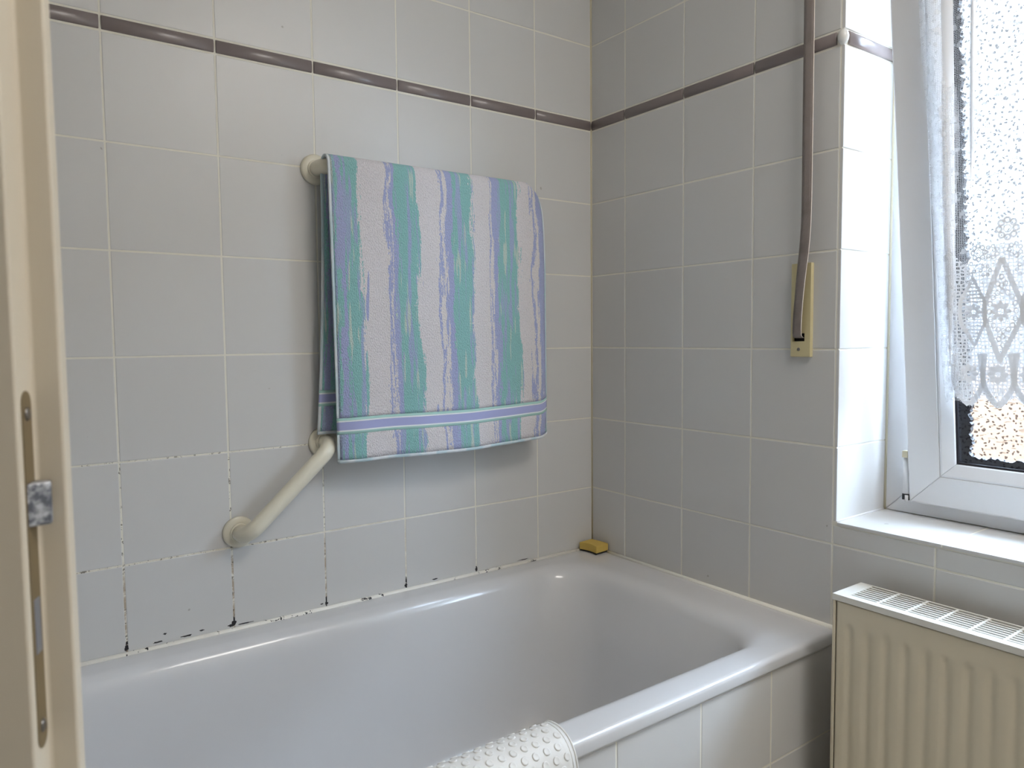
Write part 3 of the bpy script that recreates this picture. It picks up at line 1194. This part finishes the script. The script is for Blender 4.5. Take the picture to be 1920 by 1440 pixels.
# radiator core: near-black sheets painted as the shade below the slots
adopt(boxes('convector_shade', [(rxf + 0.008, rxf + 0.010, ry1 + 0.012, ry0 - 0.012, rz0 + 0.03, rz1 - 0.004),
                          (rxb - 0.008, rxb - 0.006, ry1 + 0.012, ry0 - 0.012, rz0 + 0.03, rz1 - 0.004),
                          (rxf + 0.009, rxb - 0.007, ry1 + 0.014, ry0 - 0.014, rz1 - 0.050, rz1 - 0.046)], 'rad_shade'), rad)
adopt(boxes('gap_shade', [(rxf + 0.004, rxf + 0.006, ry0 - 0.0095, ry0 - 0.0060, rz0 + 0.01, rz1 - 0.002)], 'rad_shade'), rad)  # dark strip painted as the shade in the side gap
# top cover: frame with a front lip, cross bars and long slats
tz = 0.7015
gx0, gx1 = -0.1185, -0.0400
gy0 = -0.8390
ngr = 18
gy1 = gy0 - ngr * 0.0503
cov = [(rxf - 0.0010, gx0, ry1, ry0, tz - 0.0115, tz), (gx1, rxb, ry1, ry0, tz - 0.0115, tz),
       (gx0, gx1, gy0, ry0, tz - 0.0115, tz), (gx0, gx1, ry1, gy1, tz - 0.0115, tz)]
V, F = [], []
xs4, ys4 = [rxf - 0.0010, gx0, gx1, rxb], [ry1, gy1, gy0, ry0]
for z in (tz - 0.0115, tz):
    for yy in ys4:
        for xx in xs4:
            V.append((xx, yy, z))
for j in range(3):
    for i in range(3):
        if i == 1 and j == 1:
            continue
        a = j * 4 + i
        F.append((a + 16, a + 17, a + 21, a + 20))
        F.append((a, a + 4, a + 5, a + 1))
outer = [0, 1, 2, 3, 7, 11, 15, 14, 13, 12, 8, 4]
for i in range(12):
    a, b = outer[i], outer[(i + 1) % 12]
    F.append((a, b, b + 16, a + 16))
inner = [5, 9, 10, 6]
for i in range(4):
    a, b = inner[i], inner[(i + 1) % 4]
    F.append((a, b, b + 16, a + 16))
o = fix_normals(mesh('top_frame', V, F, 'rad_top'))
add_bevel(o, 0.0022, 3)
adopt(o, rad)
me = bpy.data.meshes.new('cross_bar')
v, f = box_vf(gx0 - 0.001, gx1 + 0.001, -0.0022, 0.0022, -0.0060, -0.0004)
me.from_pydata(v, [], f)
me.materials.append(M['rad_top'])
for i in range(1, ngr):
    adopt(inst('cross_bar', me, (0, gy0 - i * 0.0503, tz), None), rad)
ns = 7
pitch = (gx1 - gx0) / (ns + 0.75)
me = bpy.data.meshes.new('slat')
v, f = box_vf(-0.0016, 0.0016, gy1, gy0, -0.0055, -0.0010)
me.from_pydata(v, [], f)
me.materials.append(M['rad_top'])
for i in range(ns):
    adopt(inst('slat', me, (gx0 + pitch * (i + 0.88), 0, tz), None), rad)
for yy in (-0.98, -1.58):
    adopt(boxes('wall_bracket', [(rxb - 0.002, -0.0002, yy - 0.015, yy + 0.015, 0.15, 0.62)], 'rad'), rad)
sweep_pipe = sweep('supply_pipe', [(-0.085, -1.70, 0.083), (-0.085, -1.70, 0.0005)], 0.009, 'rad', None, 14)
adopt(sweep_pipe, rad)

# ------------------------------------------------------------------ sponge in the corner
spg = empty('sponge', (-0.031, -0.041, 0.58))
tag(spg, 'yellow waisted cleaning sponge in the corner of the bath rim', 'sponge')


def sponge_layer(name, z0, z1, mat, shrink=0.0):
    lx, ly = 0.050 - shrink, 0.064 - shrink
    n = 10
    loop = []
    for i in range(n):
        f = i / n
        loop.append((-lx / 2 + 0.0045 * math.sin(PI * f), -ly / 2 + ly * f))      # long waisted side (camera side)
    for i in range(n):
        f = i / n
        loop.append((-lx / 2 + lx * f, ly / 2))
    for i in range(n):
        f = i / n
        loop.append((lx / 2 - 0.0045 * math.sin(PI * f), ly / 2 - ly * f))
    for i in range(n):
        f = i / n
        loop.append((lx / 2 - lx * f, -ly / 2))
    V, F = [], []
    m_ = len(loop)
    for z in (z0, z1):
        for (x, y) in loop:
            sag = 0.0025 * math.cos(PI * y / ly)
            V.append((x, y, z + (sag if z > 0.01 else 0)))
    F = grid_faces(m_, 2, True) + [tuple(range(m_)), tuple(range(m_, 2 * m_))]
    o = fix_normals(mesh(name, V, F, mat))
    add_bevel(o, 0.0022, 3)
    o.parent = spg
    return o


sponge_layer('foam', 0.0048, 0.0245, 'sponge')
sponge_layer('scouring_layer', 0.0006, 0.0052, 'scour', 0.003)
spg.rotation_euler = (0.0, 0.0, math.radians(6))

# ------------------------------------------------------------------ bath mat over the rim
bm_root = empty('bath_mat', (-0.90, -0.73, 0.58))
tag(bm_root, 'white rubber bath mat with round knobs hung over the bath edge', 'bath mat')
MX1, MX0 = -0.7135, -1.105
# profile across the rim (y, z), from inside the bath to outside
ctl = [(-0.640, 0.380), (-0.650, 0.450), (-0.660, 0.510), (-0.672, 0.556), (-0.690, 0.5865), (-0.715, 0.5945), (-0.740, 0.5895),
       (-0.7565, 0.574), (-0.7645, 0.550), (-0.768, 0.50), (-0.7695, 0.42), (-0.770, 0.33), (-0.770, 0.26)]
prof = []
for i in range(len(ctl) - 1):
    for j in range(8):
        prof.append(cr(ctl[max(i - 1, 0)], ctl[i], ctl[i + 1], ctl[min(i + 2, len(ctl) - 1)], j / 8))
prof.append(ctl[-1])
cum = [0.0]
for i in range(1, len(prof)):
    cum.append(cum[-1] + math.dist(prof[i], prof[i - 1]))
LM = cum[-1]


def mat_pt(x, s, h=0.0):
    s = min(max(s, 0), LM)
    i = 1
    while i < len(cum) - 1 and cum[i] < s:
        i += 1
    f = (s - cum[i - 1]) / (cum[i] - cum[i - 1])
    a, b = Vector(prof[i - 1]), Vector(prof[i])
    p = a.lerp(b, f)
    # smooth normal
    a2, b2 = Vector(prof[max(i - 4, 0)]), Vector(prof[min(i + 3, len(prof) - 1)])
    d = (b2 - a2).normalized()
    nrm = Vector((d.y, -d.x))
    if nrm.y < 0 and abs(nrm.y) > abs(nrm.x):
        nrm = -nrm
    return Vector((x, p.x + nrm.x * h, p.y + nrm.y * h)), Vector((0, nrm.x, nrm.y)), Vector((0, d.x, d.y))


# outward normal test at the top of the rim
_, n_top, _ = mat_pt(0, LM * 0.42)
SGN = 1 if n_top.z > 0 else -1
nx_, ns_ = 24, 90
V = []
for j in range(ns_):
    for i in range(nx_):
        V.append(mat_pt(MX0 + (MX1 - MX0) * i / (nx_ - 1), LM * j / (ns_ - 1))[0])
o = mesh('sheet', V, grid_faces(nx_, ns_), 'mat', None, smooth=True)
m = o.modifiers.new('solid', 'SOLIDIFY')
m.thickness = 0.0028
m.offset = 0
adopt(o, bm_root)
# raised border along both ends
for nm, xx in (('border_bead', MX1 - 0.0016), ('border_bead', MX1 - 0.0085), ('border_bead', MX0 + 0.0016)):
    adopt(sweep(nm, [mat_pt(xx, LM * j / 79, SGN * 0.0012)[0] for j in range(80)], 0.0017 if xx != MX1 - 0.0085 else 0.0010, 'mat', None, 8), bm_root)
kn = 12
kp = [(0.0060, -0.0004), (0.0057, 0.0009), (0.0050, 0.0015), (0.0036, 0.0011)]
kv = [(r * math.cos(2 * PI * i / kn), r * math.sin(2 * PI * i / kn), h) for r, h in kp for i in range(kn)]
kf = grid_faces(kn, len(kp), True) + [tuple(range((len(kp) - 1) * kn, len(kp) * kn))]
kme = bpy.data.meshes.new('knob')
kme.from_pydata(kv, [], kf)
kme.shade_smooth()
kme.materials.append(M['mat'])
spots = []
row = 0
s = 0.015
while s < LM - 0.01:
    x = MX1 - 0.0165 - (0.0100 if row % 2 else 0)
    while x > MX0 + 0.012:
        spots.append((x + random.uniform(-.0004, .0004), s + random.uniform(-.0004, .0004)))
        x -= 0.0200
    row += 1
    s += 0.0155


def knob_frame(x, s):
    p, n_, d_ = mat_pt(x, s, 0)
    n_ = n_ * SGN
    p = p + n_ * 0.0014
    xa = Vector((1, 0, 0))
    ya = n_.cross(xa)
    return Matrix.Translation(p) @ Matrix((xa, ya, n_)).transposed().to_4x4()


s_ref = LM * 0.50
spots.sort(key=lambda q: (q[0] - MX1) ** 2 * 0.7 + (q[1] - s_ref) ** 2)
for (x, s) in spots[:300]:
    k = bpy.data.objects.new('knob', kme)
    C.objects.link(k)
    k.parent = bm_root
    k.matrix_parent_inverse = Matrix.Translation(-bm_root.location)
    k.matrix_basis = knob_frame(x, s)
V, F = [], []
for (x, s) in spots[300:]:
    b = len(V)
    fm = knob_frame(x, s)
    V += [fm @ Vector(v) for v in kv]
    F += [tuple(i + b for i in f_) for f_ in kf]
o = mesh('knob_field', V, F, 'mat', None, smooth=True, kind='stuff')
adopt(o, bm_root)

# ------------------------------------------------------------------ lace curtain
cur = empty('lace_curtain', (0.06, -1.2, 2.0))
tag(cur, 'white lace net curtain with flower motifs hanging on the tilted window', 'curtain')
CB = 0.216


def cur_left(t):
    return -0.886 + (t - 0.235) * 0.033 + 0.0015 * math.sin(t * 23)


def cur_pt(y, t, off=0.0):
    a = cur_left(t) - y                     # distance from the left edge
    d = -0.016
    d += 0.007 * math.cos(2 * PI * a / 0.058) * math.exp(-(a / 0.075) ** 2)
    d += 0.0035 * math.sin(2 * PI * (y + 0.01 * t) / 0.115 + 0.6) * (1 - math.exp(-(a / 0.10) ** 2))
    return sash(y, t, d - off)


CY1 = -1.600
CT = 1.120


def scallop(y):
    ph = ((y + 0.932) / 0.050)
    fr = abs(ph - round(ph)) * 2
    return CB + 0.020 * fr ** 1.3


# folded front edge and net panel
nyc, ntc = 240, 60
V = []
for j in range(ntc):
    for i in range(nyc):
        f = i / (nyc - 1)
        tj = j / (ntc - 1)
        t_mid = 0.25 + tj * (CT - 0.25)
        y = cur_left(t_mid) + (CY1 - cur_left(t_mid)) * f
        t = scallop(y) + tj * (CT - scallop(y))
        V.append(cur_pt(y, t))
o = mesh('net_panel', V, grid_faces(nyc, ntc), 'net', None, smooth=True)
adopt(o, cur)
V = []
for j in range(40):
    t = CB + 0.012 + (CT - CB - 0.012) * j / 39
    wv = 0.046 + 0.010 * math.sin(t * 9 + 1.0) - 0.008 * (t > 0.8)
    for i in range(10):
        f = i / 9
        y = cur_left(t) - wv * f
        V.append(cur_pt(y, t, 0.0025 + 0.006 * math.sin(PI * f)))
o = mesh('turned_edge', V, grid_faces(10, 40), 'net', None, smooth=True)
adopt(o, cur)
# denser worked ground in the patterned border
V = []
for j in range(40):
    for i in range(200):
        y = cur_left(0.35) - 0.012 + (CY1 - cur_left(0.35) + 0.012) * i / 199
        top = 0.470 + 0.045 * (0.5 + 0.5 * math.cos(2 * PI * (y + 0.9945) / 0.10))
        V.append(cur_pt(y, scallop(y) + 0.003 + (top - scallop(y)) * j / 39, 0.0005))
adopt(mesh('worked_border', V, grid_faces(200, 40), 'worked', None, smooth=True), cur)
# narrow pleats that read as denser vertical bands
for (ya_, yb_, ta_, tb_, w_) in ((-0.9465, -0.9635, 0.62, CT, 0.0085), (-0.9035, -0.9150, 0.30, CT, 0.018), (-1.085, -1.095, 0.4, CT, 0.010),
                                 (-1.24, -1.25, 0.35, CT, 0.012), (-1.42, -1.41, 0.35, CT, 0.010)):
    V = []
    for j in range(40):
        f = j / 39
        t = ta_ + (tb_ - ta_) * f
        yc = ya_ + (yb_ - ya_) * f
        w = w_ * min(1, f * 5 + 0.15)
        for i in range(5):
            g_ = i / 4
            V.append(cur_pt(yc - w * (g_ - 0.5), t, 0.002 + 0.004 * math.sin(PI * g_)))
    adopt(mesh('pleat', V, grid_faces(5, 40), 'lace', None, smooth=True), cur)


class Motif:
    def __init__(self):
        self.V, self.F = [], []

    def quadstrip(self, A, B, close=False):
        b = len(self.V)
        n = len(A)
        self.V += list(A) + list(B)
        for i in range(n if close else n - 1):
            k = (i + 1) % n
            self.F.append((b + i, b + k, b + n + k, b + n + i))

    def ring(self, c, r0, r1, n=16, asp=1.0, ph=0.0):
        A = [(c[0] + r0 * math.cos(2 * PI * i / n + ph), c[1] + r0 * asp * math.sin(2 * PI * i / n + ph)) for i in range(n)]
        B = [(c[0] + r1 * math.cos(2 * PI * i / n + ph), c[1] + r1 * asp * math.sin(2 * PI * i / n + ph)) for i in range(n)]
        self.quadstrip(A, B, True)

    def star(self, c, r0, ra, rb, npet, asp=1.15):
        n = npet * 8
        A, B = [], []
        for i in range(n):
            a = 2 * PI * i / n
            r = rb + (ra - rb) * (0.5 + 0.5 * math.cos(npet * a)) ** 0.6
            A.append((c[0] + r0 * math.cos(a), c[1] + r0 * asp * math.sin(a)))
            B.append((c[0] + r * math.cos(a), c[1] + r * asp * math.sin(a)))
        self.quadstrip(A, B, True)

    def line(self, P, w):
        P = [Vector(p) for p in P]
        # resample
        Q = []
        for i in range(len(P) - 1):
            n = max(1, int((P[i + 1] - P[i]).length / 0.006))
            for j in range(n):
                Q.append(P[i].lerp(P[i + 1], j / n))
        Q.append(P[-1])
        A, B = [], []
        for i, p in enumerate(Q):
            d = (Q[min(i + 1, len(Q) - 1)] - Q[max(i - 1, 0)]).normalized()
            nn = Vector((-d.y, d.x)) * w / 2
            A.append(tuple(p + nn))
            B.append(tuple(p - nn))
        self.quadstrip(A, B)

    def build(self, name):
        V = [cur_pt(y, t, 0.0009) for (y, t) in self.V]
        o = mesh(name, V, self.F, 'lace', None)
        adopt(o, cur)
        return o


yq = -0.932
k = 0
while -0.932 - 0.05 * k > CY1 + 0.03:
    yc = -0.932 - 0.05 * k
    # bottom row flower with rays
    q = Motif()
    q.star((yc, 0.279), 0.0042, 0.0165, 0.0125, 8)
    for i in range(20):
        a = 2 * PI * i / 20
        q.line([(yc + 0.0165 * math.cos(a), 0.279 + 0.019 * math.sin(a)), (yc + 0.0225 * math.cos(a), 0.279 + 0.0285 * math.sin(a))], 0.0013)
    for i in range(-3, 4):
        q.line([(yc + i * 0.0035, 0.254), (yc + i * 0.0026, 0.236 + abs(i) * 0.002)], 0.0012)
    q.build('lace_flower')
    # crossing bands around it, following the scalloped hem
    q = Motif()
    yl = yc + 0.025
    yr = yc - 0.025
    q.line([(yl - 0.005, 0.318), (yl - 0.001, 0.285), (yl + 0.0005, 0.265), (yl - 0.006, 0.247), (yc + 0.007, 0.228), (yc, 0.2195)], 0.0098)
    q.line([(yr + 0.005, 0.318), (yr + 0.001, 0.285), (yr - 0.0005, 0.265), (yr + 0.006, 0.247), (yc - 0.007, 0.228), (yc, 0.2195)], 0.0098)
    q.build('lace_band')
    k += 1
k = 0
while -0.9885 - 0.10 * k > CY1 + 0.04:
    yc = -0.9885 - 0.10 * k
    tc = 0.395
    q = Motif()
    dia = [(yc - 0.003, tc + 0.096), (yc - 0.032, tc + 0.012), (yc - 0.034, tc), (yc - 0.032, tc - 0.012), (yc + 0.003, tc - 0.090),
           (yc + 0.025, tc - 0.012), (yc + 0.027, tc), (yc + 0.025, tc + 0.012), (yc - 0.003, tc + 0.096)]
    q.line(dia, 0.0088)
    q.build('lace_diamond')
    q = Motif()
    q.star((yc, tc), 0.0045, 0.0165, 0.0105, 8, 1.2)
    for i in range(16):
        a = 2 * PI * i / 16
        rr_, asp = 0.0205, 1.75
        c_ = (yc - 0.003 + rr_ * math.cos(a), tc + rr_ * asp * math.sin(a))
        q.ring(c_, 0.0024, 0.0044, 9, 1.3)
    for (sgn) in (1, -1):
        for (dx, dt) in ((0, 0.062), (0.006, 0.050), (-0.006, 0.050), (0, 0.046)):
            q.ring((yc + dx - 0.002, tc + sgn * dt), 0.0022, 0.0044, 9, 1.4)
    q.build('lace_flower')
    # lozenge with rungs beside it
    yl = yc + 0.046
    q = Motif()
    hw, hh = 0.0205, 0.064
    q.line([(yl, tc + hh), (yl - hw, tc + 0.022), (yl - hw - 0.002, tc), (yl - hw, tc - 0.022), (yl, tc - hh), (yl + hw, tc - 0.022), (yl + hw + 0.002, tc),
            (yl + hw, tc + 0.022), (yl, tc + hh)], 0.0062)
    for dt in (0.019, 0.0255, 0.032, 0.0385, 0.045, 0.0515):
        for sgn in (1, -1):
            wv = hw * min(1.0, (hh - dt) / (hh - 0.022))
            q.line([(yl - wv, tc + sgn * dt), (yl + wv, tc + sgn * dt)], 0.0024)
    q.build('lace_lozenge')
    q = Motif()
    q.star((yl, tc), 0.004, 0.0165, 0.011, 8, 0.95)
    q.build('lace_flower')
    # ring rosettes above
    for (dy, t_, rr_, nn) in ((-0.0125, 0.541, 0.0130, 8), (0.0335, 0.503, 0.0105, 8), (0.0115, 0.503, 0.0085, 7), (-0.0235, 0.503, 0.0090, 7),
                              (0.0225, 0.470, 0.0075, 6), (0.0500, 0.474, 0.0085, 7), (-0.034, 0.468, 0.0080, 6)):
        q = Motif()
        for i in range(nn):
            a = 2 * PI * i / nn
            q.ring((yc + dy + rr_ * math.cos(a), t_ + rr_ * 1.15 * math.sin(a)), rr_ * 0.20, rr_ * 0.47, 9, 1.1)
        if rr_ > 0.01:
            q.ring((yc + dy, t_), rr_ * 0.38, rr_ * 0.52, 10, 1.15)
        q.build('lace_rosette')
    k += 1
adopt(sweep('curtain_rod', [sash(-0.845, CT, -0.016), sash(-1.61, CT, -0.016)], 0.004, 'pvc', None, 12), cur)

# ------------------------------------------------------------------ open door at the left
door = empty('door_1', (-1.3775, -1.0524, 0.0))
tag(door, 'cream painted open door seen edge-on with its lock', 'door', kind='structure')
door.rotation_euler = (0, 0, math.radians(-20.1))
LIP = 0.0158
pr = [(0, 0), (0, 0.025), (LIP, 0.025), (LIP, 0.0375), (-0.725, 0.0375), (-0.725, 0)]
V = [(x, y, z) for z in (0.012, 2.0) for (x, y) in pr]
F = [tuple(reversed(range(6))), tuple(range(6, 12))] + [(i, (i + 1) % 6, 6 + (i + 1) % 6, 6 + i) for i in range(6)]
o = fix_normals(mesh('door_leaf', V, F, 'door', door))
add_bevel(o, 0.0022, 3)
# lock faceplate with rounded ends, brown tone darkened to stand for the shade of a recess
fz0, fz1, fc, fw = 0.9370, 1.1515, 0.0128, 0.0072
outl = []
for i in range(9):
    a = PI * i / 8
    outl.append((fc + fw * math.cos(a), fz1 - fw + fw * math.sin(a)))
for i in range(9):
    a = PI + PI * i / 8
    outl.append((fc + fw * math.cos(a), fz0 + fw + fw * math.sin(a)))
n = len(outl)
V = [(-0.002, y, z) for (y, z) in outl] + [(0.0006, y, z) for (y, z) in outl]
F = [tuple(range(n)), tuple(range(n, 2 * n))] + [(i, (i + 1) % n, n + (i + 1) % n, n + i) for i in range(n)]
fp = fix_normals(mesh('faceplate', V, F, 'brass', door))
for zz in (fz1 - 0.0135, fz0 + 0.0135):
    lathe('screw', [(0.0040, 0), (0.0040, 0.0005), (0.003, 0.0012), (0.001, 0.0008)], (0.0006, fc, zz), (1, 0, 0), 'screw', fp, 16)
# sprung latch: a bevelled tongue
lz0, lz1 = 1.0720, 1.0975
V = [(0.0, 0.0060, lz0), (0.0, 0.0200, lz0), (0.0095, 0.0195, lz0), (0.0110, 0.0130, lz0),
     (0.0, 0.0060, lz1), (0.0, 0.0200, lz1), (0.0095, 0.0195, lz1), (0.0110, 0.0130, lz1)]
F = [(0, 1, 2, 3), (4, 7, 6, 5), (0, 4, 5, 1), (1, 5, 6, 2), (2, 6, 7, 3), (3, 7, 4, 0)]
o = fix_normals(mesh('latch', V, F, 'latch', fp))
add_bevel(o, 0.0012, 2)
boxes('dead_bolt', [(0.0, 0.0012, 0.0085, 0.0170, 0.995, 1.028)], 'bolt', fp, 0.0005)
# frame of the doorway
jamb = boxes('trim_6', [(RX0 - 0.2, RX0 + 0.015, DY0 - 0.03, DY0 + 0.06, 0, 2.02), (RX0 - 0.2, RX0 + 0.015, DY1 - 0.06, DY1 + 0.03, 0, 2.02),
                        (RX0 - 0.2, RX0 + 0.015, DY1 - 0.06, DY0 + 0.06, 1.99, 2.08)], 'door')
tag(jamb, 'cream painted frame of the doorway', 'door frame', kind='structure')
